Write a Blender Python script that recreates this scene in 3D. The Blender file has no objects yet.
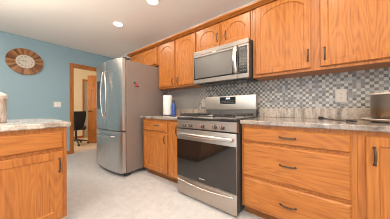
import bpy, bmesh, math, random
from mathutils import Vector, Matrix
random.seed(7)
S = bpy.context.scene
COL = S.collection
PI = math.pi

# ------------------------------------------------------------------ camera
def make_camera():
    yaw, pit, rol = math.radians(37.668), math.radians(0.339), math.radians(-0.332)
    fwd0 = Vector((-math.sin(yaw), math.cos(yaw), 0)); right0 = Vector((math.cos(yaw), math.sin(yaw), 0)); up0 = Vector((0, 0, 1))
    fwd = fwd0 * math.cos(pit) + up0 * math.sin(pit)
    upp = -fwd0 * math.sin(pit) + up0 * math.cos(pit)
    right = right0 * math.cos(rol) + upp * math.sin(rol)
    up = -right0 * math.sin(rol) + upp * math.cos(rol)
    cd = bpy.data.cameras.new('camera'); cam = bpy.data.objects.new('camera', cd); COL.objects.link(cam)
    m = Matrix((( right.x, up.x, -fwd.x, 0), (right.y, up.y, -fwd.y, 0), (right.z, up.z, -fwd.z, 1.0253), (0, 0, 0, 1)))
    cam.matrix_world = m
    cd.sensor_fit = 'HORIZONTAL'; cd.sensor_width = 36; cd.lens = 155.99 / 390 * 36
    cd.shift_y = -1.983 / 390; cd.clip_start = 0.02
    S.camera = cam
make_camera()
S.view_settings.view_transform = 'Standard'; S.view_settings.look = 'None'
S.view_settings.gamma = 1; S.view_settings.use_curve_mapping = False
S.view_settings.exposure = -0.11

# ------------------------------------------------------------------ world and daylight
W = bpy.data.worlds.new('world'); S.world = W; W.use_nodes = True
bg = W.node_tree.nodes['Background']; bg.inputs[0].default_value = (0.75, 0.87, 1.0, 1); bg.inputs[1].default_value = 1.3
S.cycles.max_bounces = 10; S.cycles.diffuse_bounces = 6; S.cycles.glossy_bounces = 5
S.cycles.sample_clamp_indirect = 6; S.cycles.use_denoising = True; S.cycles.filter_width = 1.0
def area(name, loc, rot, sx, sy, power, col):
    d = bpy.data.lights.new(name, 'AREA'); d.shape = 'RECTANGLE'; d.size = sx; d.size_y = sy; d.energy = power; d.color = col
    o = bpy.data.objects.new(name, d); COL.objects.link(o); o.location = loc; o.rotation_euler = rot
    return o
area('added_daylight', (-0.35, -2.45, 1.25), (math.radians(90), 0, 0), 2.3, 1.9, 21, (0.86, 0.93, 1.0))          # area light added in the unseen patio window, towards +y
area('added_daylight', (1.92, -0.3, 1.55), (math.radians(90), 0, math.radians(90)), 1.5, 1.1, 17, (0.86, 0.93, 1.0))  # area light added at the out-of-view right wall window, towards -x
area('added_daylight', (-5.9, -0.55, 1.5), (math.radians(90), 0, 0), 1.2, 1.2, 42, (1.0, 0.92, 0.80))                # fill light added before the study's solid, windowless wall, towards +y
LIGHT_W = 6.5
ADDED_PENDANT_W = 190.0
LIGHT_C = (1.0, 0.865, 0.72)

# ------------------------------------------------------------------ node helpers / materials
def srgb(r, g, b):
    f = lambda c: (c / 255 / 12.92) if c / 255 <= 0.04045 else ((c / 255 + 0.055) / 1.055) ** 2.4
    return (f(r), f(g), f(b), 1)
def mat(name, col, rough=0.5, metal=0.0, spec=0.5, **kw):
    m = bpy.data.materials.new(name); m.use_nodes = True
    b = m.node_tree.nodes['Principled BSDF']
    b.inputs['Base Color'].default_value = col; b.inputs['Roughness'].default_value = rough
    b.inputs['Metallic'].default_value = metal; b.inputs['Specular IOR Level'].default_value = spec
    for k, v in kw.items(): b.inputs[k.replace('_', ' ')].default_value = v
    return m
class N:
    def __init__(s, m): s.t = m.node_tree; s.b = s.t.nodes['Principled BSDF']
    def new(s, typ, **kw):
        n = s.t.nodes.new(typ)
        for k, v in kw.items(): setattr(n, k, v)
        return n
    def ln(s, a, b): s.t.links.new(a, b)
    def math(s, op, a, b=None):
        n = s.new('ShaderNodeMath', operation=op)
        for i, v in enumerate((a, b)):
            if v is None: continue
            if hasattr(v, 'links'): s.ln(v, n.inputs[i])
            else: n.inputs[i].default_value = v
        return n.outputs[0]
    def coords(s, scale, rnd=False, rot=(0, 0, 0)):
        tc = s.new('ShaderNodeTexCoord'); mp = s.new('ShaderNodeMapping')
        mp.inputs['Scale'].default_value = scale; mp.inputs['Rotation'].default_value = rot
        s.ln(tc.outputs['Object'], mp.inputs['Vector'])
        if rnd:
            oi = s.new('ShaderNodeObjectInfo'); mu = s.math('MULTIPLY', oi.outputs['Random'], 37.0)
            cx = s.new('ShaderNodeCombineXYZ'); [s.ln(mu, cx.inputs[i]) for i in range(3)]
            s.ln(cx.outputs[0], mp.inputs['Location'])
        return mp.outputs[0]
    def noise(s, vec, scale, detail=3, rough=0.5, dist=0.0):
        n = s.new('ShaderNodeTexNoise'); n.inputs['Scale'].default_value = scale; n.inputs['Detail'].default_value = detail
        n.inputs['Roughness'].default_value = rough; n.inputs['Distortion'].default_value = dist; s.ln(vec, n.inputs['Vector'])
        return n.outputs['Fac']
    def ramp(s, fac, stops, interp='LINEAR'):
        r = s.new('ShaderNodeValToRGB'); r.color_ramp.interpolation = interp
        e = r.color_ramp.elements
        while len(e) < len(stops): e.new(0.5)
        for i, (p, c) in enumerate(stops): e[i].position = p; e[i].color = c
        s.ln(fac, r.inputs[0]); return r.outputs[0]
    def mix(s, fac, a, b, mode='MIX'):
        n = s.new('ShaderNodeMix', data_type='RGBA', blend_type=mode)
        for i, v in ((0, fac), (6, a), (7, b)):
            if hasattr(v, 'links'): s.ln(v, n.inputs[i])
            else: n.inputs[i].default_value = v
        return n.outputs[2]
    def bump(s, h, strength=0.2, dist=0.01):
        n = s.new('ShaderNodeBump'); n.inputs['Strength'].default_value = strength; n.inputs['Distance'].default_value = dist
        s.ln(h, n.inputs['Height']); s.ln(n.outputs[0], s.b.inputs['Normal'])

def oak(name, axis, c=1.0):
    """golden oak; grain runs along axis (0 x, 1 y, 2 z)"""
    m = mat(name, (1, 1, 1, 1), 0.36, spec=0.45); n = N(m)
    big = [5.0] * 3; big[axis] = 0.75; fine = [90.0] * 3; fine[axis] = 3.0
    v1 = n.coords(big, True); v2 = n.coords(fine, True)
    w = n.noise(v1, 1.0, 2, 0.45, 0.25)
    rings = n.math('FRACT', n.math('MULTIPLY', w, 20.0))
    tri = n.math('ABSOLUTE', n.math('SUBTRACT', rings, 0.5))       # 0..0.5
    f = n.noise(v2, 1.0, 3, 0.6)
    k = n.math('ADD', n.math('MULTIPLY', tri, 0.38), n.math('MULTIPLY', f, 0.72))
    col = n.ramp(k, [(0.24, (0.29 * c, 0.085 * c, 0.014 * c, 1)), (0.42, (0.415 * c, 0.140 * c, 0.025 * c, 1)), (0.64, (0.49 * c, 0.183 * c, 0.036 * c, 1))])
    n.ln(col, n.b.inputs['Base Color']); n.bump(f, 0.05, 0.002)
    return m
OZ, OX, OY = oak('oak_upright', 2), oak('oak_along_wall', 0), oak('oak_along_island', 1)
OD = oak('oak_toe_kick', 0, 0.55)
def wall_paint(name, c):
    m = mat(name, c, 0.6, spec=0.3); n = N(m); n.bump(n.noise(n.coords((1, 1, 1)), 130, 2), 0.06, 0.002); return m
BLUE = wall_paint('blue_wall_paint', (0.295, 0.435, 0.515, 1))
CREAM = wall_paint('cream_wall_paint', (0.84, 0.75, 0.58, 1))
CEIL = wall_paint('ceiling_paint', (0.86, 0.83, 0.80, 1))
def floor_mat():
    m = mat('floor_vinyl', (1, 1, 1, 1), 0.42, spec=0.4); n = N(m); v = n.coords((1, 1, 1))
    a = n.noise(v, 11, 6, 0.7, 0.4); b = n.noise(v, 60, 3, 0.6)
    k = n.math('ADD', n.math('MULTIPLY', a, 0.7), n.math('MULTIPLY', b, 0.3))
    c = n.ramp(k, [(0.34, (0.50, 0.495, 0.50, 1)), (0.5, (0.575, 0.57, 0.575, 1)), (0.66, (0.64, 0.635, 0.64, 1))])
    n.ln(c, n.b.inputs['Base Color']); n.bump(b, 0.05, 0.002); return m
FLOOR = floor_mat()
def carpet_mat():
    m = mat('beige_carpet', (1, 1, 1, 1), 0.95, spec=0.1); n = N(m); f = n.noise(n.coords((1, 1, 1)), 90, 3, 0.7)
    n.ln(n.ramp(f, [(0.3, (0.50, 0.38, 0.27, 1)), (0.7, (0.74, 0.60, 0.46, 1))]), n.b.inputs['Base Color']); n.bump(f, 0.4, 0.01); return m
CARPET = carpet_mat()
def granite(name, light, mid, dark, streak):
    m = mat(name, (1, 1, 1, 1), 0.12, spec=0.5); n = N(m)
    v = n.coords(streak, rot=(0, 0, 0.5)); a = n.noise(v, 4.0, 5, 0.62, 1.6); v2 = n.coords((1, 1, 1)); b = n.noise(v2, 70, 4, 0.7)
    c1 = n.ramp(a, [(0.33, dark), (0.45, mid), (0.56, light), (0.75, mid)])
    c2 = n.ramp(b, [(0.36, (0.35, 0.28, 0.24, 1)), (0.48, (1, 1, 1, 1))])
    n.ln(n.mix(0.55, c1, c2, 'MULTIPLY'), n.b.inputs['Base Color']); return m
GRAN = granite('beige_granite', (0.37, 0.315, 0.275, 1), (0.27, 0.225, 0.19, 1), (0.13, 0.10, 0.085, 1), (1.0, 1.0, 1.0))
GRANS = granite('beige_granite_upstand', (0.60, 0.51, 0.41, 1), (0.40, 0.32, 0.25, 1), (0.15, 0.11, 0.085, 1), (2.6, 2.6, 0.5))
GRANI = granite('white_veined_granite', (0.70, 0.67, 0.62, 1), (0.54, 0.48, 0.42, 1), (0.24, 0.19, 0.15, 1), (2.2, 1.3, 1.0))
def mosaic():
    m = mat('glass_stone_mosaic', (1, 1, 1, 1), 0.22, spec=0.5); n = N(m)
    tc = n.new('ShaderNodeTexCoord'); sp = n.new('ShaderNodeSeparateXYZ'); n.ln(tc.outputs['Object'], sp.inputs[0])
    C = 0.028
    X = n.math('DIVIDE', sp.outputs[0], C); Z = n.math('DIVIDE', sp.outputs[2], C)
    fx, fz = n.math('FLOOR', X), n.math('FLOOR', Z)
    par = n.math('ABSOLUTE', n.math('MODULO', n.math('ADD', fx, fz), 2.0))
    cx = n.new('ShaderNodeCombineXYZ'); n.ln(fx, cx.inputs[0]); n.ln(fz, cx.inputs[1])
    wn = n.new('ShaderNodeTexWhiteNoise', noise_dimensions='2D'); n.ln(cx.outputs[0], wn.inputs['Vector']); r = wn.outputs['Value']
    light = n.ramp(r, [(0.0, (0.50, 0.47, 0.42, 1)), (0.45, (0.57, 0.54, 0.49, 1)), (0.70, (0.37, 0.37, 0.36, 1)), (0.86, (0.24, 0.22, 0.21, 1))], 'CONSTANT')
    dark = n.ramp(r, [(0.0, (0.17, 0.17, 0.17, 1)), (0.28, (0.21, 0.175, 0.15, 1)), (0.52, (0.26, 0.255, 0.24, 1)), (0.78, (0.145, 0.14, 0.135, 1)), (0.93, (0.44, 0.43, 0.41, 1))], 'CONSTANT')
    t = n.mix(par, light, dark)
    gx = n.math('ABSOLUTE', n.math('SUBTRACT', n.math('FRACT', X), 0.5)); gz = n.math('ABSOLUTE', n.math('SUBTRACT', n.math('FRACT', Z), 0.5))
    g = n.math('GREATER_THAN', n.math('MAXIMUM', gx, gz), 0.455)
    n.ln(n.mix(g, t, (0.33, 0.31, 0.29, 1)), n.b.inputs['Base Color'])
    n.bump(n.math('SUBTRACT', 1.0, g), 0.3, 0.003); return m
TILE = mosaic()
def steel(name, col, rough, axis=2, aniso=True):
    m = mat(name, col, rough, 1.0); n = N(m); sc = [2.0] * 3; sc = [260.0] * 3; sc[axis] = 2.0
    f = n.noise(n.coords(sc), 1.0, 2, 0.5)
    r = n.math('ADD', n.math('MULTIPLY', f, 0.16), rough - 0.08); n.ln(r, n.b.inputs['Roughness']); return m
STEEL = steel('brushed_stainless', (0.49, 0.43, 0.38, 1), 0.40, 0)
STEELG = steel('brushed_stainless_backguard', (0.74, 0.67, 0.60, 1), 0.42, 0)
STEELF = steel('brushed_stainless_fridge', (0.60, 0.59, 0.58, 1), 0.30, 0)
STEELM = steel('brushed_stainless_microwave', (0.33, 0.295, 0.27, 1), 0.40, 0)
CHROME = mat('polished_handle_metal', (0.62, 0.58, 0.55, 1), 0.26, 1.0)
SIDE = mat('grey_fridge_side', srgb(140, 126, 120), 0.42, 0.2)
GASKET = mat('dark_gasket', (0.05, 0.05, 0.05, 1), 0.6)
GUARDB = mat('dark_grey_steel', (0.22, 0.21, 0.20, 1), 0.4, 0.8)
TRIMG = mat('light_grey_edge', (0.42, 0.38, 0.35, 1), 0.35, 0.3)
KNOB = mat('dark_knob_metal', (0.16, 0.14, 0.13, 1), 0.25, 1.0)
BRONZE = mat('dark_bronze', (0.10, 0.075, 0.06, 1), 0.33, 0.85)
IRON = mat('black_cast_iron', (0.03, 0.03, 0.032, 1), 0.13, spec=0.8)
WELL = mat('polished_cooktop_steel', (0.78, 0.74, 0.70, 1), 0.35, 0.9)
ENAMEL = mat('black_enamel', (0.03, 0.03, 0.034, 1), 0.15)
BGLASS = mat('black_oven_glass', (0.011, 0.010, 0.009, 1), 0.05, spec=0.85)
MGLASS = mat('grey_microwave_glass', (0.10, 0.09, 0.08, 1), 0.32, 0.0, spec=1.0)
DARKM = mat('dark_painted_metal', (0.10, 0.095, 0.095, 1), 0.45, 0.4)
WPLAS = mat('white_plastic', (0.78, 0.75, 0.70, 1), 0.35)
SLOT = mat('dark_slots', (0.08, 0.07, 0.06, 1), 0.5)
PAPER = mat('white_paper', (0.85, 0.83, 0.80, 1), 0.9)
BLUEP = mat('blue_bottle_plastic', (0.035, 0.085, 0.30, 1), 0.2)
NAVY = mat('dark_cap_plastic', (0.02, 0.025, 0.05, 1), 0.3)
RED = mat('red_magnet_paint', (0.55, 0.05, 0.04, 1), 0.4)
BLACKM = mat('black_fabric', (0.015, 0.015, 0.016, 1), 0.8)
BLACKP = mat('black_plastic', (0.02, 0.02, 0.02, 1), 0.35)
CERAM = mat('off_white_ceramic', (0.66, 0.58, 0.50, 1), 0.2)
BPLAS = mat('beige_plastic', (0.60, 0.545, 0.49, 1), 0.35)
GREYDOOR = mat('pale_grey_green_paint', (0.50, 0.56, 0.52, 1), 0.5)
CLOCKF = mat('clock_face_cream', (0.60, 0.55, 0.48, 1), 0.6)
CLOCKN = mat('clock_brown_print', (0.12, 0.07, 0.04, 1), 0.6)
WHITE = mat('white_trim', (0.85, 0.84, 0.82, 1), 0.4)
BUTTON = mat('grey_button', (0.13, 0.125, 0.12, 1), 0.4)
GLASSW = mat('window_glass', (1, 1, 1, 1), 0.0, Transmission_Weight=1.0, IOR=1.05)
def emis(name, col, st):
    m = mat(name, (0.8, 0.8, 0.8, 1), 0.5); b = m.node_tree.nodes['Principled BSDF']
    b.inputs['Emission Color'].default_value = col; b.inputs['Emission Strength'].default_value = st; return m
LENS = emis('lit_lens', (1.0, 0.93, 0.84, 1), 9.0)
DIGIT = emis('blue_digits', (0.45, 0.62, 1.0, 1), 1.3)
def woodtone(name, c):
    m = mat(name, (1, 1, 1, 1), 0.5); n = N(m); f = n.noise(n.coords((14, 14, 14), True), 2.0, 4, 0.6)
    n.ln(n.ramp(f, [(0.3, tuple(0.7 * x for x in c[:3]) + (1,)), (0.7, c)]), n.b.inputs['Base Color']); return m
SLATS = [woodtone('clock_wood_dark', (0.25, 0.10, 0.042, 1)), woodtone('clock_wood_mid', (0.36, 0.155, 0.06, 1)), woodtone('clock_wood_light', (0.50, 0.25, 0.115, 1))]
def jar_mat():
    m = mat('mercury_glass', (0.72, 0.66, 0.60, 1), 0.25, 0.55); n = N(m); f = n.noise(n.coords((20, 20, 4)), 2.0, 4, 0.7)
    n.ln(n.ramp(f, [(0.35, (0.38, 0.30, 0.25, 1)), (0.55, (0.80, 0.77, 0.73, 1))]), n.b.inputs['Base Color']); return m
JAR = jar_mat()
LIDM = mat('pale_silver_lid', (0.72, 0.68, 0.64, 1), 0.35, 0.5)

# ------------------------------------------------------------------ mesh builder
ORG = {}
class MB:
    def __init__(s): s.bm = bmesh.new()
    def box(s, x0, x1, y0, y1, z0, z1, bev=0.0, seg=2):
        r = bmesh.ops.create_cube(s.bm, size=1.0); vs = r['verts']
        for v in vs: v.co = Vector(((x0 + x1) / 2 + v.co.x * (x1 - x0), (y0 + y1) / 2 + v.co.y * (y1 - y0), (z0 + z1) / 2 + v.co.z * (z1 - z0)))
        if bev:
            es = list({e for v in vs for e in v.link_edges})
            bmesh.ops.bevel(s.bm, geom=es, offset=bev, segments=seg, affect='EDGES', profile=0.5)
        return s
    def loops(s, loops, cap0=True, cap1=True, closed=True):
        vv = [[s.bm.verts.new(p) for p in lp] for lp in loops]
        n = len(vv[0])
        for a, b in zip(vv[:-1], vv[1:]):
            for i in range(n if closed else n - 1):
                j = (i + 1) % n
                try: s.bm.faces.new((a[i], a[j], b[j], b[i]))
                except ValueError: pass
        if cap0: s.bm.faces.new(list(reversed(vv[0])))
        if cap1: s.bm.faces.new(vv[-1])
        return s
    def lathe(s, cx, cy, prof, n=32):
        return s.loops([[(cx + r * math.cos(2 * PI * i / n), cy + r * math.sin(2 * PI * i / n), z) for i in range(n)] for r, z in prof])
    def disc(s, c, axis, prof, n=24):
        """rings of radius r at distance d along axis from c"""
        ax = Vector(axis).normalized(); t = ax.orthogonal().normalized(); b = ax.cross(t); c = Vector(c)
        return s.loops([[c + ax * d + (t * math.cos(2 * PI * i / n) + b * math.sin(2 * PI * i / n)) * r for i in range(n)] for r, d in prof])
    def tube(s, pts, rad, n=10, flat=(1, 1)):
        pts = [Vector(p) for p in pts]; L = []
        ref = None
        for i, p in enumerate(pts):
            d = (pts[min(i + 1, len(pts) - 1)] - pts[max(i - 1, 0)]).normalized()
            if ref is None: ref = d.orthogonal().normalized() if abs(d.z) > 0.9 else d.cross(Vector((0, 0, 1))).normalized()
            t = (ref - d * ref.dot(d)).normalized(); ref = t; b = d.cross(t)
            r = rad[i] if isinstance(rad, (list, tuple)) else rad
            L.append([p + t * math.cos(2 * PI * k / n) * r * flat[0] + b * math.sin(2 * PI * k / n) * r * flat[1] for k in range(n)])
        return s.loops(L)
    def prism(s, poly, z0, z1, bev=0.0):
        s.loops([[(x, y, z0) for x, y in poly], [(x, y, z1) for x, y in poly]]) if not bev else None
        return s
    def xf(s, f):
        for v in s.bm.verts: v.co = Vector(f(v.co))
        return s
def obj(name, mb, m, parent=None, smooth=False, origin=None):
    bm = mb.bm; o0 = ORG.get(parent.name) if parent else (Vector(origin) if origin else Vector((0, 0, 0)))
    bmesh.ops.recalc_face_normals(bm, faces=bm.faces)
    if o0.length: bmesh.ops.translate(bm, verts=bm.verts, vec=-o0)
    me = bpy.data.meshes.new(name); bm.to_mesh(me); bm.free(); me.materials.append(m)
    if smooth:
        for p in me.polygons: p.use_smooth = True
        try: me.set_sharp_from_angle(angle=math.radians(38))
        except Exception: pass
    o = bpy.data.objects.new(name, me); COL.objects.link(o)
    if parent: o.parent = parent
    else: o.location = o0
    ORG[o.name] = o0.copy()
    return o
def tag(o, label, cat, group=None):
    o['label'] = label; o['category'] = cat
    if group: o['group'] = group
    return o
def thing(name, label, cat, loc, group=None):
    o = bpy.data.objects.new(name, None); COL.objects.link(o); o.location = loc; ORG[o.name] = Vector(loc); o.empty_display_size = 0.05
    return tag(o, label, cat, group)
def struct(name, mb, m):
    o = obj(name, mb, m); o['kind'] = 'structure'; return o

# ------------------------------------------------------------------ shell
WY = 2.10; WX = -4.465; CH = 2.44; RX = 2.0; NY = -2.55; WT = 0.12
DY0, DY1, DZ = 1.137, 1.915, 2.03
struct('floor', MB().box(WX - 0.06, RX + WT, NY - WT, WY + WT, -0.06, 0), FLOOR)
struct('ceiling', MB().box(WX - WT, RX + WT, NY - WT, WY + WT, CH, CH + 0.1), CEIL)
struct('wall_range', MB().box(WX - WT, RX + WT, WY, WY + WT, 0, CH), CEIL)
struct('wall_left', MB().box(WX - WT, WX, NY - WT, DY0, 0, CH).box(WX - WT, WX, DY1, WY, 0, CH).box(WX - WT, WX, DY0, DY1, DZ, CH), BLUE)
# near and right walls, out of view, with windows added for daylight
struct('wall_near', MB().box(WX, -1.55, NY - WT, NY, 0, CH).box(0.85, RX + WT, NY - WT, NY, 0, CH).box(-1.55, 0.85, NY - WT, NY, 2.25, CH).box(-1.55, 0.85, NY - WT, NY, 0, 0.25), BLUE)
struct('wall_right', MB().box(RX, RX + WT, NY, -1.1, 0, CH).box(RX, RX + WT, 0.5, WY, 0, CH).box(RX, RX + WT, -1.1, 0.5, 2.15, CH).box(RX, RX + WT, -1.1, 0.5, 0, 0.95), CREAM)
f = MB()
for a, b in ((-1.55, -1.49), (-0.38, -0.32), (0.79, 0.85)): f.box(a, b, NY - 0.09, NY - 0.03, 0.25, 2.25)
f.box(-1.49, 0.79, NY - 0.09, NY - 0.03, 0.25, 0.31).box(-1.49, 0.79, NY - 0.09, NY - 0.03, 2.19, 2.25)
struct('added_window_1', f, WHITE)
f = MB()
for a, b in ((-1.1, -1.05), (-0.32, -0.28), (0.45, 0.5)): f.box(RX + 0.03, RX + 0.09, a, b, 0.95, 2.15)
f.box(RX + 0.03, RX + 0.09, -1.05, 0.45, 0.95, 1.0).box(RX + 0.03, RX + 0.09, -1.05, 0.45, 2.10, 2.15)
struct('added_window_2', f, WHITE)
# door casing of the opening in the blue wall
cw = 0.062
f = MB()
for X0, X1 in ((WX, WX + 0.016), (WX - WT - 0.016, WX - WT)):
    f.box(X0, X1, DY0 - cw, DY0, 0, DZ + cw, 0.004).box(X0, X1, DY1, DY1 + cw, 0, DZ + cw, 0.004).box(X0, X1, DY0, DY1, DZ, DZ + cw, 0.004)
f.box(WX - WT, WX, DY0, DY0 + 0.016, 0, DZ).box(WX - WT, WX, DY1 - 0.016, DY1, 0, DZ).box(WX - WT, WX, DY0 + 0.016, DY1 - 0.016, DZ - 0.016, DZ)
struct('trim_1', f, OZ)
struct('baseboard_left', MB().box(WX, WX + 0.012, NY, DY0 - cw, 0, 0.075, 0.003), OY)
struct('baseboard_near', MB().box(WX + 0.012, -1.6, NY, NY + 0.012, 0, 0.075, 0.003), OX)
# study beyond the doorway
FX = -6.55; SX = WX - WT; SY1 = 2.75; SY0 = -0.6
struct('floor_study', MB().box(FX - 0.1, WX - 0.06, SY0 - 0.1, SY1 + 0.1, -0.06, 0.004), CARPET)
struct('ceiling_study', MB().box(FX - 0.1, SX, SY0 - 0.1, SY1 + 0.1, CH, CH + 0.1), CEIL)
C0, C1 = 2.0, 2.60
struct('wall_study_far', MB().box(FX - 0.1, FX, SY0 - 0.1, C0, 0, CH).box(FX - 0.1, FX, C1, SY1 + 0.1, 0, CH).box(FX - 0.1, FX, C0, C1, 2.03, CH), CREAM)
struct('wall_study_side', MB().box(FX, SX, SY1, SY1 + 0.1, 0, CH), CREAM)
struct('wall_study_near', MB().box(FX, SX, SY0 - 0.1, SY0, 0, CH), CREAM)
struct('wall_study_back', MB().box(SX - 0.01, SX, SY0, DY0 - cw, 0, CH).box(SX - 0.01, SX, DY1 + cw, SY1, 0, CH).box(SX - 0.01, SX, DY0 - cw, DY1 + cw, DZ + cw, CH), CREAM)
struct('trim_2', MB().box(FX, FX + 0.016, C0 - 0.06, C0, 0, 2.09, 0.004).box(FX, FX + 0.016, C1, C1 + 0.06, 0, 2.09, 0.004).box(FX, FX + 0.016, C0, C1, 2.03, 2.09, 0.004), OZ)
struct('baseboard_study', MB().box(FX, FX + 0.014, SY0, C0 - 0.06, 0.004, 0.085, 0.003), OY)
d = MB().box(FX - 0.06, FX - 0.025, C0, C1, 0.004, 2.03)
dd = struct('door_1', d, GREYDOOR)

# ------------------------------------------------------------------ cabinet joinery
def face_y(Y): return lambda c: (c.x, Y - c.y, c.z)           # local (a, outward, z) on a wall facing -y
def face_x(X): return lambda c: (X + c.y, c.x, c.z)           # on a cabinet facing +x
def panel_door(a0, a1, z0, z1, arch=0.0, th=0.02, stile=0.055):
    """raised panel door in local coords: a across, y outward, z up"""
    n = 15
    def ring(ins, d, top_arch):
        A0, A1, Z0, Z1 = a0 + ins, a1 - ins, z0 + ins, z1 - ins
        pts = [(A0, d, Z0), (A1, d, Z0)]
        w = A1 - A0
        for i in range(n):
            t = i / (n - 1); x = A1 - w * t
            z = Z1
            if top_arch:
                q = (t - 0.5) / 0.45
                lift = math.sqrt(max(0.0, 1 - q * q)) if abs(q) < 1 else 0.0
                z = Z1 - top_arch + top_arch * lift
            pts.append((x, d, z))
        return pts
    mb = MB()
    mb.loops([ring(0, 0, 0), ring(0, th - 0.004, 0), ring(0.005, th, 0), ring(stile, th, arch), ring(stile + 0.004, th - 0.005, arch), ring(stile + 0.009, th - 0.008, arch)])
    return mb
def slab_front(a0, a1, z0, z1, th=0.02):
    def r(i, d): return [(a0 + i, d, z0 + i), (a1 - i, d, z0 + i), (a1 - i, d, z1 - i), (a0 + i, d, z1 - i)]
    return MB().loops([r(0, 0), r(0, th - 0.010), r(0.004, th - 0.006), r(0.012, th), r(0.018, th)])
def pull(a, z, vertical, L=0.105, d0=0.02):
    pts = []
    for i in range(11):
        t = i / 10; s = (t - 0.5) * L; h = d0 + 0.003 + 0.019 * math.sin(PI * t) ** 0.6
        pts.append((a, h, z + s) if vertical else (a + s, h, z))
    rad = [0.0042 + 0.0025 * math.sin(PI * i / 10) for i in range(11)]
    mb = MB().tube(pts, rad, 8)
    for s in (-L / 2, L / 2):
        c = (a, d0, z + s) if vertical else (a + s, d0, z)
        mb.disc(c, (0, 1, 0), [(0.009, 0.0), (0.008, 0.004), (0.005, 0.008)], 10)
    return mb
def add_front(cab, kind, a0, a1, z0, z1, F, mv, mh, hnd=None, arch=0.0, stile=0.055):
    if kind == 'door':
        o = obj('door', panel_door(a0, a1, z0, z1, arch, stile=stile).xf(F), mv, cab)
        if hnd: obj('handle', pull(hnd[0], hnd[1], True).xf(F), BRONZE, o, True)
    else:
        o = obj('drawer', slab_front(a0, a1, z0, z1).xf(F), mh, cab)
        if hnd: obj('handle', pull(hnd[0], hnd[1], False).xf(F), BRONZE, o, True)
    return o

# ---- base cabinets along the range wall
YB = 1.462; FY = face_y(YB - 0.001)
def base_cab(x0, x1, label, xt0=None):
    t = thing('base_cabinet', label, 'cabinet', ((x0 + x1) / 2, 1.78, 0), 'base cabinets along the range wall')
    obj('body', MB().box(x0, x1, YB, WY - 0.004, 0.10, 0.874, 0.001), OZ, t)
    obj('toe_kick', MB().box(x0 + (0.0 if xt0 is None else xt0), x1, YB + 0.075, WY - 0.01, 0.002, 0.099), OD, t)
    return t
c = base_cab(-2.165, -1.587, 'narrow oak base cabinet with one drawer over a door, beside the refrigerator')
add_front(c, 'drawer', -2.130, -1.600, 0.700, 0.838, FY, OZ, OX, (-1.825, 0.785))
add_front(c, 'door', -2.130, -1.600, 0.125, 0.672, FY, OZ, OX, (-1.642, 0.596))
c = base_cab(-1.586, -1.352, 'very narrow oak base cabinet with a single tall door, touching the range')
add_front(c, 'door', -1.562, -1.392, 0.125, 0.838, FY, OZ, OX, (-1.413, 0.74), stile=0.04)
c = base_cab(-0.562, 0.214, 'wide oak base cabinet with three stacked drawers, right of the range')
add_front(c, 'drawer', -0.545, 0.185, 0.722, 0.842, FY, OZ, OX, (-0.181, 0.784))
add_front(c, 'drawer', -0.545, 0.185, 0.402, 0.702, FY, OZ, OX, (-0.181, 0.556))
add_front(c, 'drawer', -0.545, 0.185, 0.125, 0.380, FY, OZ, OX, (-0.181, 0.236))
c = base_cab(0.215, 1.25, 'oak base cabinet with tall doors at the right edge, right of the three drawers')
add_front(c, 'door', 0.251, 0.725, 0.125, 0.842, FY, OZ, OX, (0.287, 0.722))
add_front(c, 'door', 0.74, 1.215, 0.125, 0.842, FY, OZ, OX, (1.18, 0.722))
# ---- wall cabinets
YU = 1.832; FU = face_y(YU - 0.001); ZT = 2.175
def wall_cab(x0, x1, z0, label):
    t = thing('wall_cabinet', label, 'cabinet', ((x0 + x1) / 2, 1.97, z0), 'oak wall cabinets with arched doors')
    obj('body', MB().box(x0, x1, YU, WY - 0.004, z0, ZT, 0.001), OZ, t)
    return t
c = wall_cab(-3.20, -2.243, 1.815, 'short oak wall cabinet over the refrigerator')
add_front(c, 'door', -3.165, -2.745, 1.840, 2.142, FU, OZ, OX, None, 0.07)
add_front(c, 'door', -2.715, -2.275, 1.840, 2.142, FU, OZ, OX, None, 0.07)
c = wall_cab(-2.241, -1.375, 1.372, 'tall two-door oak wall cabinet between the refrigerator and the microwave')
add_front(c, 'door', -2.218, -1.824, 1.398, 2.142, FU, OZ, OX, (-1.862, 1.47), 0.08)
add_front(c, 'door', -1.785, -1.392, 1.398, 2.142, FU, OZ, OX, (-1.745, 1.47), 0.08)
c = wall_cab(-1.373, -0.567, 1.812, 'short two-door oak wall cabinet directly above the microwave')
add_front(c, 'door', -1.357, -0.988, 1.832, 2.142, FU, OZ, OX, (-1.018, 1.965), 0.08)
add_front(c, 'door', -0.953, -0.590, 1.832, 2.142, FU, OZ, OX, (-0.898, 1.955), 0.08)
c = wall_cab(-0.565, 0.575, 1.372, 'wide oak wall cabinet with two big doors, right of the microwave')
add_front(c, 'door', -0.530, -0.028, 1.400, 2.150, FU, OZ, OX, (-0.052, 1.520), 0.075, 0.052)
add_front(c, 'door', 0.039, 0.541, 1.400, 2.150, FU, OZ, OX, (0.070, 1.512), 0.075, 0.052)
c = wall_cab(0.577, 1.25, 1.372, 'oak wall cabinet past the right edge of the wide two-door one')
add_front(c, 'door', 0.61, 1.215, 1.400, 2.150, FU, OZ, OX, (0.65, 1.515), 0.075, 0.052)
# crown moulding, one run
prof = [(1.828, 2.160), (1.806, 2.160), (1.802, 2.165), (1.790, 2.170), (1.776, 2.176), (1.766, 2.184), (1.764, 2.200), (1.828, 2.200)]
crown = obj('crown_moulding', MB().loops([[(-3.215, y, z) for y, z in prof], [(1.25, y, z) for y, z in prof]]), OX)
crown.location = (0, -0.0, 0.0)
tag(crown, 'long oak crown moulding running along the top of the wall cabinets', 'moulding')

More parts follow.
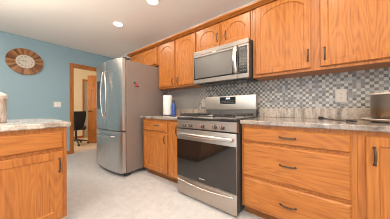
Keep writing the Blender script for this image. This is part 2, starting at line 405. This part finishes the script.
# ---- counters and backsplash
def slab(poly, z0, z1, b=0.006):
    def ins(p, k):
        n = len(p); out = []
        for i in range(n):
            a, c_, e = Vector(p[i - 1]), Vector(p[i]), Vector(p[(i + 1) % n])
            n1 = Vector((-(c_ - a).y, (c_ - a).x)).normalized(); n2 = Vector((-(e - c_).y, (e - c_).x)).normalized()
            q = (n1 + n2); q = q / max(0.3, q.dot(n1)) if q.length else n1
            out.append(tuple(c_ + q * k))
        return out
    L = [[(x, y, z0) for x, y in ins(poly, b)], [(x, y, z0 + b) for x, y in poly], [(x, y, z1 - b) for x, y in poly], [(x, y, z1 - b * 0.3) for x, y in ins(poly, b * 0.3)], [(x, y, z1) for x, y in ins(poly, b)]]
    return MB().loops(L)
o = obj('countertop', slab([(-2.20, 1.424), (-1.352, 1.424), (-1.352, WY - 0.003), (-2.20, WY - 0.003)], 0.876, 0.914), GRAN)
tag(o, 'short beige granite countertop between the refrigerator and the range', 'countertop', 'granite countertops')
o = obj('countertop', slab([(-0.565, 1.424), (1.27, 1.424), (1.27, WY - 0.003), (-0.565, WY - 0.003)], 0.876, 0.914), GRAN)
tag(o, 'long beige granite countertop above the drawers, right of the range', 'countertop', 'granite countertops')
o = obj('granite_upstand', MB().box(-2.20, -1.352, WY - 0.024, WY - 0.003, 0.9145, 1.020, 0.002), GRANS)
tag(o, 'low granite upstand against the tiles, left of the range', 'backsplash', 'granite upstands')
o = obj('granite_upstand', MB().box(-0.565, 1.27, WY - 0.024, WY - 0.003, 0.9145, 1.020, 0.002), GRANS)
tag(o, 'low granite upstand against the tiles, right of the range', 'backsplash', 'granite upstands')
o = struct('wall_tiles', MB().box(-2.24, 1.27, WY - 0.006, WY - 0.001, 0.90, 1.80), TILE)

# ------------------------------------------------------------------ island
IX = -1.712; FI = face_x(IX + 0.001)
t = thing('kitchen_island', 'oak kitchen island cabinet with drawer and door at lower left', 'cabinet', (-2.15, -0.5, 0))
obj('body', MB().box(-2.60, IX, -1.40, 0.392, 0.10, 0.874, 0.002), OZ, t)
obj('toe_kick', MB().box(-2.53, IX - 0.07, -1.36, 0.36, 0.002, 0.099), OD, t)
for y0, y1, hy in ((-0.12, 0.366, 0.340), (-0.64, -0.15, -0.61), (-1.34, -0.68, -0.72)):
    add_front(t, 'drawer', y0, y1, 0.698, 0.842, FI, OZ, OY)
    add_front(t, 'door', y0, y1, 0.125, 0.672, FI, OZ, OY, (hy, 0.560))
r = 0.07; poly = []
for cx, cy, a0 in ((-1.678 - r, 0.432 - r, 0), (-2.69 + 0.25, 0.432 - 0.25, 90), (-2.69 + r, -1.43 + r, 180), (-1.678 - r, -1.43 + r, 270)):
    rr = 0.25 if a0 == 90 else r
    for k in range(7): a = math.radians(a0 + 15 * k); poly.append((cx + rr * math.cos(a), cy + rr * math.sin(a)))
o = obj('island_countertop', slab(poly, 0.875, 0.914, 0.008), GRANI)
tag(o, 'white and brown veined granite slab with rounded corner on the kitchen island', 'countertop')
# canister on the island
KX, KY = -2.12, 0.020
t = thing('canister', 'silvery glass canister with domed lid on the island countertop', 'canister', (KX, KY, 0.914))
obj('jar', MB().lathe(KX, KY, [(0.050, 0.915), (0.055, 0.921), (0.056, 0.96), (0.056, 1.04), (0.056, 1.110), (0.053, 1.118)], 36), JAR, t, True)
obj('lid', MB().lathe(KX, KY, [(0.056, 1.119), (0.061, 1.123), (0.062, 1.140), (0.058, 1.152), (0.045, 1.166), (0.022, 1.174), (0.012, 1.178)], 36), LIDM, t, True)
obj('knob', MB().lathe(KX, KY, [(0.008, 1.178), (0.007, 1.184), (0.016, 1.190), (0.019, 1.201), (0.014, 1.212), (0.004, 1.216)], 20), LIDM, t, True)

# ------------------------------------------------------------------ refrigerator
RX0, RX1 = -3.175, -2.250; XC = (RX0 + RX1) / 2; HW = (RX1 - RX0) / 2
t = thing('refrigerator', 'large stainless French door refrigerator with freezer drawer', 'refrigerator', (XC, 1.63, 0))
obj('body', MB().box(RX0 + 0.004, RX1 - 0.002, 1.226, 2.05, 0.055, 1.772, 0.006), SIDE, t)
obj('toe_grille', MB().box(RX0 + 0.02, RX1 - 0.02, 1.215, 1.30, 0.012, 0.054, 0.002), BLACKP, t)
for x in (RX0 + 0.08, RX1 - 0.08):
    obj('foot', MB().disc((x, 1.95, 0.001), (0, 0, 1), [(0.02, 0), (0.02, 0.054)], 12), BLACKP, t)
def yf(x): return 1.152 - 0.046 * (1 - ((x - XC) / HW) ** 2)
def curved(x0, x1, z0, z1, yb=1.214, n=12, e=0.010, off=0.0):
    def ring(z, ins):
        pts = []
        for i in range(n + 1):
            x = x0 + ins + (x1 - x0 - 2 * ins) * i / n
            edge = min(i, n - i); rd = (0.012 if edge == 0 else 0.0)
            pts.append((x, yf(x) + ins + rd + off, z))
        pts += [(x1 - ins, yb, z), (x0 + ins, yb, z)]
        return pts
    return MB().loops([ring(z0, e), ring(z0 + e, 0), ring(z1 - e, 0), ring(z1, e)])
obj('gasket', MB().box(RX0 + 0.015, RX1 - 0.015, 1.2145, 1.2255, 0.07, 1.765), GASKET, t)
dl = obj('left_door', curved(RX0, -2.688, 0.690, 1.79), STEELF, t, True)
dr = obj('right_door', curved(-2.682, RX1, 0.690, 1.79), STEELF, t, True)
dw = obj('freezer_drawer', curved(RX0, RX1, 0.062, 0.680, n=20), STEELF, t, True)
def bow(xe, xm):
    pts = [(xe, yf(xe) - 0.004, 0.872)]
    for i in range(15):
        k = i / 14; s = math.sin(PI * k) ** 0.6
        pts.append((xe + (xm - xe) * s, yf(xe) - 0.022 - 0.022 * s, 0.885 + 0.725 * k))
    pts.append((xe, yf(xe) - 0.004, 1.622))
    return MB().tube(pts, 0.0115, 12, (1, 1))
obj('handle', bow(-2.707, -2.745), CHROME, dl, True)
obj('handle', bow(-2.660, -2.560), CHROME, dr, True)
pts = [(-3.00, yf(-3.0) - 0.004, 0.612)]
for i in range(15):
    k = i / 14; x = -2.99 + 0.58 * k; pts.append((x, yf(x) - 0.028 - 0.02 * math.sin(PI * k), 0.605 + 0.0 * k))
pts.append((-2.40, yf(-2.40) - 0.004, 0.612))
obj('handle', MB().tube(pts, 0.013, 12), CHROME, dw, True)
obj('edge_trim', MB().box(RX1 + 0.0002, RX1 + 0.003, 1.168, 1.208, 0.705, 1.775, 0.001), TRIMG, dr)
obj('edge_trim', MB().box(RX1 + 0.0002, RX1 + 0.003, 1.168, 1.208, 0.075, 0.665, 0.001), TRIMG, dw)
# water dispenser on the left door
dsp = obj('dispenser', MB().loops([[(x, yf(x) - 0.004, z) for x in (0,)] for z in (0,)]) if False else MB().box(-3.010, -2.845, 1.106, 1.150, 1.02, 1.50, 0.004), DARKM, dl)
obj('control_strip', MB().box(-3.004, -2.851, 1.1035, 1.1055, 1.36, 1.49), BGLASS, dsp)
obj('recess', MB().box(-2.998, -2.857, 1.1035, 1.1055, 1.035, 1.345), IRON, dsp)
for x in (RX0 + 0.06, RX1 - 0.06):
    obj('hinge_cover', MB().box(x - 0.05, x + 0.05, 1.19, 1.31, 1.7905, 1.808, 0.004), DARKM, t)
t = thing('fridge_magnet', 'small red and black magnet on the grey side of the refrigerator', 'magnet', (-2.2475, 1.392, 1.37))
def rotx(mb, c, a):
    return mb.xf(lambda v: (v.x, c[0] + (v.y - c[0]) * math.cos(a) - (v.z - c[1]) * math.sin(a), c[1] + (v.y - c[0]) * math.sin(a) + (v.z - c[1]) * math.cos(a)))
obj('figure', rotx(MB().box(-2.2515, -2.245, 1.376, 1.418, 1.384, 1.424, 0.002), (1.398, 1.404), 0.5), RED, t)
obj('head', MB().disc((-2.2515, 1.362, 1.437), (1, 0, 0), [(0.014, 0), (0.014, 0.006)], 14), BLACKP, t)
obj('base', rotx(MB().box(-2.2515, -2.246, 1.378, 1.436, 1.372, 1.388, 0.001), (1.40, 1.38), 0.15), BLACKP, t)

# ------------------------------------------------------------------ range
A0, A1 = -1.338, -0.577; AC = (A0 + A1) / 2
t = thing('gas_range', 'stainless steel gas range with black grates and oven window', 'stove', (AC, 1.73, 0))
obj('body', MB().box(A0, A1, 1.425, 2.07, 0.03, 0.90, 0.003), DARKM, t)
for x in (A0 + 0.05, A1 - 0.05):
    for y in (1.47, 2.0): obj('foot', MB().disc((x, y, 0.001), (0, 0, 1), [(0.018, 0), (0.018, 0.03)], 10), BLACKP, t)
# sloped control panel
pr = [(1.424, 0.792), (1.384, 0.792), (1.372, 0.80), (1.378, 0.893), (1.388, 0.898), (1.424, 0.898)]
cp = obj('control_panel', MB().loops([[(A0, y, z) for y, z in pr], [(A1, y, z) for y, z in pr]]), STEEL, t)
for x in (-1.207, -1.117, -0.957, -0.803, -0.722):
    k = obj('knob', MB().disc((x, 1.375, 0.836), (0, -1, 0.05), [(0.024, 0.0), (0.024, 0.006), (0.020, 0.008), (0.019, 0.030), (0.015, 0.034)], 20), KNOB, cp, True)
    obj('knob_grip', MB().box(x - 0.0045, x + 0.0045, 1.334, 1.3405, 0.817, 0.855, 0.001), CHROME, k)
obj('cooktop', MB().box(A0 - 0.002, A1 + 0.002, 1.368, 1.975, 0.9, 0.926, 0.006), ENAMEL, t)
obj('cooktop_well', MB().box(A0 + 0.02, A1 - 0.02, 1.395, 1.965, 0.9262, 0.930, 0.001), WELL, t)
# burners and grates
for bx, by, br in ((-1.17, 1.53, 0.045), (-1.17, 1.82, 0.038), (-0.957, 1.67, 0.05), (-0.745, 1.53, 0.05), (-0.745, 1.82, 0.035)):
    obj('burner', MB().lathe(bx, by, [(br, 0.926), (br, 0.935), (br * 0.75, 0.938), (br * 0.72, 0.945), (br * 0.4, 0.947)], 20), IRON, t, True)
for gx0, gx1 in ((A0 + 0.03, A0 + 0.262), (A0 + 0.268, A1 - 0.268), (A1 - 0.262, A1 - 0.03)):
    g = MB(); b = 0.011; gc = (gx0 + gx1) / 2; Z0, Z1 = 0.950, 0.963
    for y in (1.405, 1.68, 1.955): g.box(gx0, gx1, y - b / 2, y + b / 2, 0.938, 0.951, 0.002)
    for k in range(6):
        x = gx0 + (gx1 - gx0 - b) * k / 5; y0 = 1.40 if k in (0, 5) else 1.425
        g.box(x, x + b, y0, 1.96, Z0, Z1, 0.002)
    for y in (1.53, 1.83): g.box(gx0 + b, gx1 - b, y - b / 2, y + b / 2, Z0, Z1 - 0.001, 0.002)
    for x in (gx0, gx1 - b):
        for y in (1.40, 1.68, 1.95): g.box(x, x + b, y, y + b, 0.926, Z0 + 0.002)
    obj('grate', g, IRON, t)
# oven door
od = obj('oven_door', MB().box(A0 + 0.003, A1 - 0.003, 1.381, 1.423, 0.220, 0.784, 0.003), DARKM, t)
obj('front_skin', MB().box(A0 + 0.002, A1 - 0.002, 1.372, 1.3805, 0.219, 0.785, 0.003), STEEL, od, True)
obj('oven_window', MB().box(A0 + 0.004, A1 - 0.004, 1.3685, 1.3715, 0.226, 0.664, 0.001), BGLASS, od)
pts = [(A0 + 0.035, 1.372, 0.728)]
for i in range(17):
    k = i / 16; pts.append((A0 + 0.04 + (A1 - A0 - 0.08) * k, 1.345 - 0.022 * math.sin(PI * k), 0.728))
pts.append((A1 - 0.035, 1.372, 0.728))
obj('handle', MB().tube(pts, 0.0165, 12, (0.8, 1.25)), CHROME, od, True)
obj('logo', MB().box(-0.985, -0.935, 1.3665, 1.3684, 0.264, 0.271).box(-1.000, -0.990, 1.3665, 1.3684, 0.262, 0.274), BPLAS, od)
# bottom drawer
bd = obj('storage_drawer', MB().box(A0 + 0.003, A1 - 0.003, 1.383, 1.423, 0.022, 0.212, 0.003), DARKM, t)
obj('front_skin', MB().box(A0 + 0.002, A1 - 0.002, 1.374, 1.3825, 0.021, 0.213, 0.003), STEEL, bd, True)
pts = []
for i in range(15):
    k = i / 14; pts.append((A0 + 0.03 + (A1 - A0 - 0.06) * k, 1.366 - 0.014 * math.sin(PI * k), 0.186 - 0.018 * math.sin(PI * k)))
obj('handle', MB().tube(pts, 0.011, 10), CHROME, bd, True)
# backguard
bk = obj('backguard', MB().box(A0 + 0.004, A1 - 0.004, 1.985, 2.072, 1.008, 1.198, 0.008), STEELG, t, True)
obj('backguard_base', MB().box(A0 + 0.006, A1 - 0.006, 1.992, 2.072, 0.9265, 1.0075, 0.002), GUARDB, t)
ds = obj('display', MB().box(-1.080, -0.845, 1.980, 1.9845, 1.085, 1.182, 0.001), BGLASS, bk)
obj('clock_digits', MB().box(-0.985, -0.945, 1.978, 1.9796, 1.150, 1.172).box(-0.940, -0.925, 1.978, 1.9796, 1.150, 1.172), DIGIT, ds)
b_ = MB()
for i in range(9):
    for z in (1.095, 1.118): b_.box(-1.068 + i * 0.024, -1.052 + i * 0.024, 1.978, 1.9796, z, z + 0.012)
obj('buttons', b_, BUTTON, ds)

# ------------------------------------------------------------------ microwave
M0, M1 = -1.352, -0.577
t = thing('microwave', 'stainless over-the-range microwave under the short wall cabinet', 'microwave', ((M0 + M1) / 2, 1.9, 1.362))
obj('body', MB().box(M0 + 0.002, M1, 1.765, 2.085, 1.366, 1.808, 0.003), DARKM, t)
obj('vent_strip', MB().box(M0, M1, 1.722, 1.764, 1.752, 1.806, 0.004), STEELM, t)
md = obj('door', MB().box(M0, -0.706, 1.722, 1.764, 1.366, 1.750, 0.004), STEELM, t)
obj('window', MB().box(M0 + 0.028, -0.775, 1.7195, 1.7215, 1.436, 1.710, 0.001), MGLASS, md)
obj('window_frame', MB().box(M0 + 0.014, M0 + 0.028, 1.719, 1.7215, 1.420, 1.726).box(-0.775, -0.708, 1.719, 1.7215, 1.420, 1.726).box(M0 + 0.028, -0.775, 1.719, 1.7215, 1.420, 1.436).box(M0 + 0.028, -0.775, 1.719, 1.7215, 1.710, 1.726), BGLASS, md)
pts = [(-0.728, 1.72, 1.432)]
for i in range(13):
    k = i / 12; pts.append((-0.728, 1.700 - 0.026 * math.sin(PI * k), 1.440 + 0.292 * k))
pts.append((-0.728, 1.72, 1.740))
obj('handle', MB().tube(pts, 0.013, 12, (1.8, 0.7)), CHROME, md, True)
cp = obj('control_panel', MB().box(-0.704, M1, 1.722, 1.764, 1.366, 1.750, 0.004), STEELM, t)
kp = obj('keypad', MB().box(-0.698, -0.594, 1.7195, 1.7215, 1.418, 1.728, 0.001), BGLASS, cp)
obj('display', MB().box(-0.676, -0.616, 1.7175, 1.7192, 1.685, 1.712), DIGIT if False else BUTTON, kp)
b_ = MB()
for i in range(4):
    for j in range(6): b_.box(-0.684 + i * 0.021, -0.670 + i * 0.021, 1.7178, 1.7192, 1.445 + j * 0.033, 1.462 + j * 0.033)
obj('buttons', b_, BUTTON, kp)
obj('logo', MB().box(-1.045, -0.985, 1.7185, 1.7215, 1.7455, 1.7545, 0.001), WPLAS, md)
obj('bottom_grille', MB().box(M0 + 0.05, M1 - 0.05, 1.80, 2.04, 1.360, 1.3655), IRON, t)

# ------------------------------------------------------------------ things on the counters
t = thing('paper_towel_roll', 'upright white paper towel roll on the granite beside the refrigerator', 'paper towel', (-1.93, 1.76, 0.914))
obj('stand', MB().lathe(-1.93, 1.76, [(0.078, 0.915), (0.078, 0.923), (0.012, 0.926), (0.008, 0.93)], 28), BRONZE, t, True)
obj('roll', MB().lathe(-1.93, 1.76, [(0.020, 0.927), (0.070, 0.927), (0.0715, 0.932), (0.0715, 1.236), (0.070, 1.241), (0.020, 1.241)], 36), PAPER, t, True)
t = thing('bottle', 'dark blue plastic bottle on the granite beside the paper towel roll', 'bottle', (-1.80, 1.77, 0.914))
obj('bottle_body', MB().lathe(-1.80, 1.77, [(0.030, 0.915), (0.034, 0.92), (0.035, 1.06), (0.033, 1.085), (0.020, 1.105), (0.016, 1.118)], 24), BLUEP, t, True)
obj('cap', MB().lathe(-1.80, 1.77, [(0.019, 1.119), (0.019, 1.158), (0.016, 1.164)], 20), NAVY, t, True)
# pot on a plate
PX, PY = 0.474, 1.80
t = thing('plate', 'shallow off-white plate under the metal pot on the right countertop', 'plate', (PX, PY, 0.914))
obj('dish', MB().lathe(PX, PY, [(0.12, 0.915), (0.13, 0.917), (0.182, 0.935), (0.186, 0.939), (0.182, 0.942), (0.150, 0.936), (0.05, 0.935)], 48), CERAM, t, True)
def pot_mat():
    m = mat('banded_pot_metal', (0.5, 0.48, 0.45, 1), 0.3, 0.9); n = N(m); f = n.noise(n.coords((9, 9, 30)), 1.5, 4, 0.6)
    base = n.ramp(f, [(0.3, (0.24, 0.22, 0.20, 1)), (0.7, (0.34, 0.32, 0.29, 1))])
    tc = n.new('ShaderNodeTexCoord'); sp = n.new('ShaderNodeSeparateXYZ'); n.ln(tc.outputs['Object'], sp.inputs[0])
    g = n.noise(n.coords((26, 26, 8)), 1.0, 5, 0.7)          # ragged edge for the dark and orange-brown bands near the bottom
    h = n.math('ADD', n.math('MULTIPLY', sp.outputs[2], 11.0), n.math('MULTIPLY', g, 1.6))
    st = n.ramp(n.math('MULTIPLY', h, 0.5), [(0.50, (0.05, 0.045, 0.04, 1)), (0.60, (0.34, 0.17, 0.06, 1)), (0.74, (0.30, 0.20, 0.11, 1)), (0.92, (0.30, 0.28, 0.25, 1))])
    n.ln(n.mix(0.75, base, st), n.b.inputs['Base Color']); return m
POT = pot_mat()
t = thing('cooking_pot', 'deep round metal pot standing on the plate, cut by right edge', 'pot', (PX, PY, 0.936))
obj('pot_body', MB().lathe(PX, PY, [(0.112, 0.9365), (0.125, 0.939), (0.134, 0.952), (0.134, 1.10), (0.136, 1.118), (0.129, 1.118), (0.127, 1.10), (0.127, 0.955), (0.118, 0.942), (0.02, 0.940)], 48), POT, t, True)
obj('rim', MB().lathe(PX, PY, [(0.132, 1.1185), (0.141, 1.120), (0.143, 1.126), (0.139, 1.130), (0.126, 1.128), (0.126, 1.1185)], 48), CERAM, t, True)
for s in (-1, 1):
    a = 0.35 if s > 0 else PI + 1.9
    ca, sa = math.cos(a), math.sin(a); P = []
    for i in range(9):
        k = i / 8; w = (k - 0.5) * 0.09; q = 0.131 + 0.035 * math.sin(PI * k) ** 0.6
        P.append((PX + ca * q - sa * w, PY + sa * q + ca * w, 1.09))
    if s > 0: obj('handle', MB().tube(P, 0.006, 8), BRONZE, t, True)
# dark cord with ends on the counter
t = thing('power_cord', 'thin dark cord with black ends lying on the granite left of the pot', 'cord', (0.16, 1.82, 0.914))
pts = [(0.05, 2.03, 0.924), (0.075, 1.99, 0.920), (0.10, 1.93, 0.918), (0.125, 1.87, 0.918), (0.155, 1.81, 0.918), (0.18, 1.755, 0.918), (0.20, 1.71, 0.918)]
obj('wire', MB().tube(pts, 0.0035, 8), BRONZE, t, True)
obj('plug', MB().box(0.022, 0.066, 2.018, 2.058, 0.915, 0.937, 0.006), BLACKP, t, True)
obj('connector', MB().tube([(0.195, 1.715, 0.923), (0.215, 1.69, 0.923), (0.245, 1.665, 0.922)], [0.007, 0.008, 0.006], 10), BLACKP, t, True)

# ------------------------------------------------------------------ outlets and switches
def outlet(x, z, label):
    t = thing('wall_outlet', label, 'outlet', (x, WY - 0.006, z), 'outlets in the tile backsplash')
    p = obj('plate', MB().box(x - 0.041, x + 0.041, WY - 0.012, WY - 0.0065, z - 0.065, z + 0.065, 0.003), BPLAS, t)
    for dz in (-0.020, 0.020):
        s = obj('socket', MB().box(x - 0.017, x + 0.017, WY - 0.0145, WY - 0.0122, z + dz - 0.014, z + dz + 0.014, 0.001), BPLAS, t)
        obj('slots', MB().box(x - 0.008, x - 0.005, WY - 0.0155, WY - 0.0147, z + dz - 0.004, z + dz + 0.008).box(x + 0.005, x + 0.008, WY - 0.0155, WY - 0.0147, z + dz - 0.004, z + dz + 0.008).disc((x, WY - 0.0147, z + dz - 0.009), (0, -1, 0), [(0.003, 0), (0.003, 0.0008)], 8), SLOT, s)
outlet(0.199, 1.142, 'beige outlet in the mosaic tiles above the right countertop')
outlet(-1.432, 1.115, 'beige outlet in the mosaic tiles at the left end of the range backguard')
y, z = 0.860, 1.130
t = thing('light_switch', 'white double light switch plate on the blue wall', 'light switch', (WX, y, z))
obj('plate', MB().box(WX + 0.001, WX + 0.007, y - 0.062, y + 0.062, z - 0.060, z + 0.060, 0.003), WPLAS, t)
for dy in (-0.024, 0.024):
    obj('rocker', MB().box(WX + 0.0072, WX + 0.011, y + dy - 0.016, y + dy + 0.016, z - 0.033, z + 0.033, 0.001), WHITE, t)

# ------------------------------------------------------------------ wall clock
cy, cz = 0.384, 1.950
t = thing('wall_clock', 'round wooden sunburst wall clock on the blue wall', 'clock', (WX, cy, cz))
obj('backing', MB().disc((WX + 0.001, cy, cz), (1, 0, 0), [(0.20, 0), (0.20, 0.012)], 40), SLATS[0], t)
NS = 32
rs = random.Random(3)
for i in range(NS):
    a = 2 * PI * i / NS; w = PI / NS * 1.0
    r0, r1 = 0.122, 0.250
    e = Vector((0, math.cos(a), math.sin(a))); tt = Vector((0, -math.sin(a), math.cos(a))); C_ = Vector((WX, cy, cz))
    def P(r, s, d): return C_ + e * r + tt * s + Vector((d, 0, 0))
    h0, h1 = r0 * math.tan(w) * 0.98, r1 * math.tan(w) * 0.98
    lp0 = [P(r0, -h0, 0.014), P(r1, -h1, 0.014), P(r1, h1, 0.014), P(r0, h0, 0.014)]
    lp1 = [P(r0, -h0, 0.020), P(r1, -h1, 0.018), P(r1, h1, 0.036), P(r0, h0, 0.030)]
    obj('slat', MB().loops([lp0, lp1]), SLATS[(2, 1, 2, 0)[i % 4] if rs.random() < 0.75 else rs.choice([0, 1, 2])], t)
fc = obj('dial', MB().disc((WX + 0.0132, cy, cz), (1, 0, 0), [(0.128, 0), (0.128, 0.020), (0.121, 0.024)], 40), CLOCKF, t, False)
def rom(i):
    return {1: 'I', 2: 'II', 3: 'III', 4: 'IIII', 5: 'V', 6: 'VI', 7: 'VII', 8: 'VIII', 9: 'IX', 10: 'X', 11: 'XI', 12: 'XII'}[i]
for i in range(1, 13):
    a = PI / 2 - 2 * PI * i / 12          # seen from +x looking to -x, +y is to the right
    e = Vector((0, math.cos(a), math.sin(a))); tt = Vector((0, math.sin(a), -math.cos(a)))
    C_ = Vector((WX + 0.0374, cy, cz)) + e * 0.093
    nm = MB(); s_ = rom(i); wd = [0.007 if ch == 'I' else 0.014 for ch in s_]; x = -sum(wd) / 2
    def stroke(p, q, th=0.0016):
        p = C_ + tt * p[0] + e * p[1]; q = C_ + tt * q[0] + e * q[1]; dn = (q - p).normalized(); nn = Vector((1, 0, 0)).cross(dn) * th
        nm.loops([[p - nn, p + nn, q + nn, q - nn], [v + Vector((0.001, 0, 0)) for v in (p - nn, p + nn, q + nn, q - nn)]])
    for ch, w in zip(s_, wd):
        if ch == 'I': stroke((x + w / 2, -0.012), (x + w / 2, 0.012))
        elif ch == 'V': stroke((x + 0.001, 0.012), (x + w / 2, -0.012)); stroke((x + w - 0.001, 0.012), (x + w / 2, -0.012))
        else: stroke((x + 0.001, 0.012), (x + w - 0.001, -0.012)); stroke((x + 0.001, -0.012), (x + w - 0.001, 0.012))
        x += w
    obj('numeral', nm, CLOCKN, fc)
def hand(a, L, w, d):
    e = Vector((0, math.cos(a), math.sin(a))); tt = Vector((0, -math.sin(a), math.cos(a))); C_ = Vector((WX + d, cy, cz))
    q = [C_ - e * 0.015 - tt * w, C_ - e * 0.015 + tt * w, C_ + e * L + tt * w * 0.4, C_ + e * L - tt * w * 0.4]
    return MB().loops([q, [v + Vector((0.0015, 0, 0)) for v in q]])
obj('hour_hand', hand(math.radians(150), 0.055, 0.004, 0.040), CLOCKN, fc)
obj('minute_hand', hand(math.radians(168), 0.085, 0.003, 0.043), CLOCKN, fc)

# ------------------------------------------------------------------ recessed ceiling lights
LB = {(-2.593, 1.272): 'recessed ceiling light nearest the refrigerator', (-1.683, 1.279): 'recessed ceiling light cut by the top edge above the tall wall cabinet',
      (-0.77, 1.28): 'added recessed ceiling light, out of view in front of the microwave', (0.15, 1.28): 'added recessed ceiling light, out of view in front of the wide wall cabinet'}
spots = list(LB) + [(-3.5, -0.3), (-2.3, -0.3), (-1.1, -0.3), (0.1, -0.3), (1.2, 0.5)]  # only the first two are in view; the rest are added for brightness
for i, (x, y) in enumerate(spots):
    t = thing('ceiling_light', LB.get((x, y), 'added recessed ceiling light over the open floor, out of view'), 'ceiling light', (x, y, CH), 'recessed ceiling lights')
    obj('trim_ring', MB().disc((x, y, CH - 0.0005), (0, 0, -1), [(0.088, 0), (0.088, 0.003), (0.083, 0.006), (0.066, 0.003), (0.066, 0.0)], 32), WHITE, t, True)
    obj('lens', MB().disc((x, y, CH - 0.0036), (0, 0, -1), [(0.065, 0), (0.065, 0.002), (0.05, 0.004)], 32), LENS, t)
    d = bpy.data.lights.new('downlight', 'AREA'); d.shape = 'DISK'; d.size = 0.13; d.energy = LIGHT_W; d.color = LIGHT_C
    lo = bpy.data.objects.new('downlight', d); COL.objects.link(lo); lo.location = (0, 0, -0.012); lo.parent = t

# bowl pendants added out of view to brighten the ceiling from below
for x, y, lb in ((-2.15, -0.75, 'added unseen white bowl pendant lamp over the far end of the kitchen island'), (-0.1, -0.75, 'added unseen white bowl pendant lamp over the open floor by the added patio window'), (1.15, 0.15, 'added unseen white bowl pendant lamp close to the added right wall window')):
    t = thing('added_pendant', lb, 'lamp', (x, y, CH), 'added bowl pendant lamps')
    obj('added_canopy', MB().disc((x, y, CH - 0.0005), (0, 0, -1), [(0.06, 0), (0.06, 0.012), (0.02, 0.025)], 20), WHITE, t, True)
    zb = CH - 0.80
    bw = obj('added_bowl', MB().lathe(x, y, [(0.02, zb - 0.12), (0.10, zb - 0.10), (0.17, zb - 0.05), (0.20, zb + 0.01), (0.195, zb + 0.01), (0.165, zb - 0.045), (0.10, zb - 0.092), (0.02, zb - 0.11)], 32), WHITE, t, True)
    for k in range(3):
        a = 2 * PI * k / 3
        obj('cord', MB().tube([(x + 0.02 * math.cos(a), y + 0.02 * math.sin(a), CH - 0.02), (x + 0.196 * math.cos(a), y + 0.196 * math.sin(a), zb + 0.012)], 0.003, 6), BLACKP, t)
    d = bpy.data.lights.new('ceiling_fill_spot', 'SPOT'); d.energy = ADDED_PENDANT_W * (1.0 if x < -1 else 1.1 if x < 1 else 0.4); d.color = LIGHT_C; d.shadow_soft_size = 0.06; d.spot_size = math.radians(168); d.spot_blend = 0.6
    lo = bpy.data.objects.new('ceiling_fill_spot', d); COL.objects.link(lo); lo.location = (0, 0, -0.74); lo.rotation_euler = (PI, 0, 0); lo.parent = t

# ------------------------------------------------------------------ seen through the doorway: oak door and office chair
Hh = Vector((-4.86, 2.25, 0)); Ee = Vector((-5.43, 1.742, 0)); dv = (Ee - Hh); DL = dv.length; du = dv.normalized(); nn = Vector((-du.y, du.x, 0))
if nn.dot(Vector((4.9, -2, 0))) < 0: nn = -nn
def dl_(c): p = Hh + du * c.x + nn * c.y; return (p.x, p.y, c.z)
t = thing('panelled_door', 'open oak six-panel door standing in the study behind the refrigerator', 'door', tuple(Hh))
m_ = MB().box(0, DL, -0.035, 0, 0.012, 2.04, 0.002)
leaf = obj('leaf', m_.xf(dl_), OZ, t)
for a0, a1 in ((0.10, DL / 2 - 0.045), (DL / 2 + 0.045, DL - 0.10)):
    for z0, z1 in ((0.22, 0.82), (1.0, 1.62), (1.74, 1.94)):
        def r_(i, d): return [(a0 + i, d, z0 + i), (a1 - i, d, z0 + i), (a1 - i, d, z1 - i), (a0 + i, d, z1 - i)]
        obj('panel', MB().loops([r_(0, 0.001), r_(0.006, 0.007), r_(0.014, 0.003), r_(0.03, 0.003), r_(0.045, 0.009)]).xf(dl_), OZ, leaf)
hd = obj('handle', MB().disc((DL - 0.055, 0.001, 0.965), (0, 1, 0), [(0.028, 0), (0.028, 0.008), (0.012, 0.012), (0.012, 0.05)], 18).tube([(DL - 0.055, 0.048, 0.965), (DL - 0.10, 0.052, 0.965), (DL - 0.16, 0.048, 0.962)], 0.009, 8).xf(dl_), BRONZE, leaf, True)
obj('latch_plate', MB().box(DL + 0.0005, DL + 0.003, -0.030, -0.005, 0.90, 1.05).xf(dl_), BRONZE, leaf)

OCX, OCY = -5.46, 1.46; ca = math.radians(-20)
def oc(c): return (OCX + c.x * math.cos(ca) - c.y * math.sin(ca), OCY + c.x * math.sin(ca) + c.y * math.cos(ca), c.z + 0.004)
t = thing('office_chair', 'black swivel office chair on carpet seen through the doorway', 'chair', (OCX, OCY, 0))
# chair local: back towards +x... backrest on the kitchen side
def back_mb():
    L = []
    for k in range(9):
        z = 0.48 + 0.48 * k / 8; hw = 0.15 + 0.10 * math.sin(PI * (k + 1) / 16); off = 0.20 + 0.05 * (k / 8) ** 2
        ring = []
        for i in range(9): s = -1 + 2 * i / 8; ring.append((off + 0.02 - 0.06 * s * s, s * hw, z))
        for i in range(9): s = 1 - 2 * i / 8; ring.append((off - 0.02 - 0.06 * s * s, s * hw * 0.96, z))
        L.append(ring)
    return MB().loops(L)
obj('backrest', back_mb().xf(oc), BLACKM, t, True)
obj('seat', MB().box(-0.27, 0.20, -0.24, 0.24, 0.43, 0.50, 0.03, 3).xf(oc), BLACKM, t, True)
obj('back_support', MB().tube([(0.05, 0, 0.42), (0.22, 0, 0.42), (0.255, 0, 0.50), (0.245, 0, 0.62)], 0.018, 8).xf(oc), BLACKP, t, True)
obj('column', MB().disc((0, 0, 0.10), (0, 0, 1), [(0.04, 0), (0.03, 0.06), (0.025, 0.32)], 16).xf(oc), BLACKP, t, True)
for k in range(5):
    a = 2 * PI * k / 5 + 0.3; e = Vector((math.cos(a), math.sin(a), 0))
    lg = obj('leg', MB().tube([e * 0.02 + Vector((0, 0, 0.13)), e * 0.16 + Vector((0, 0, 0.11)), e * 0.29 + Vector((0, 0, 0.075))], [0.025, 0.020, 0.014], 8).xf(oc), BLACKP, t, True)
    tn = Vector((-e.y, e.x, 0))
    obj('caster', MB().disc(e * 0.29 + Vector((0, 0, 0.028)) - tn * 0.02, tuple(tn), [(0.028, 0), (0.028, 0.04)], 14).xf(oc), BLACKP, lg, True)
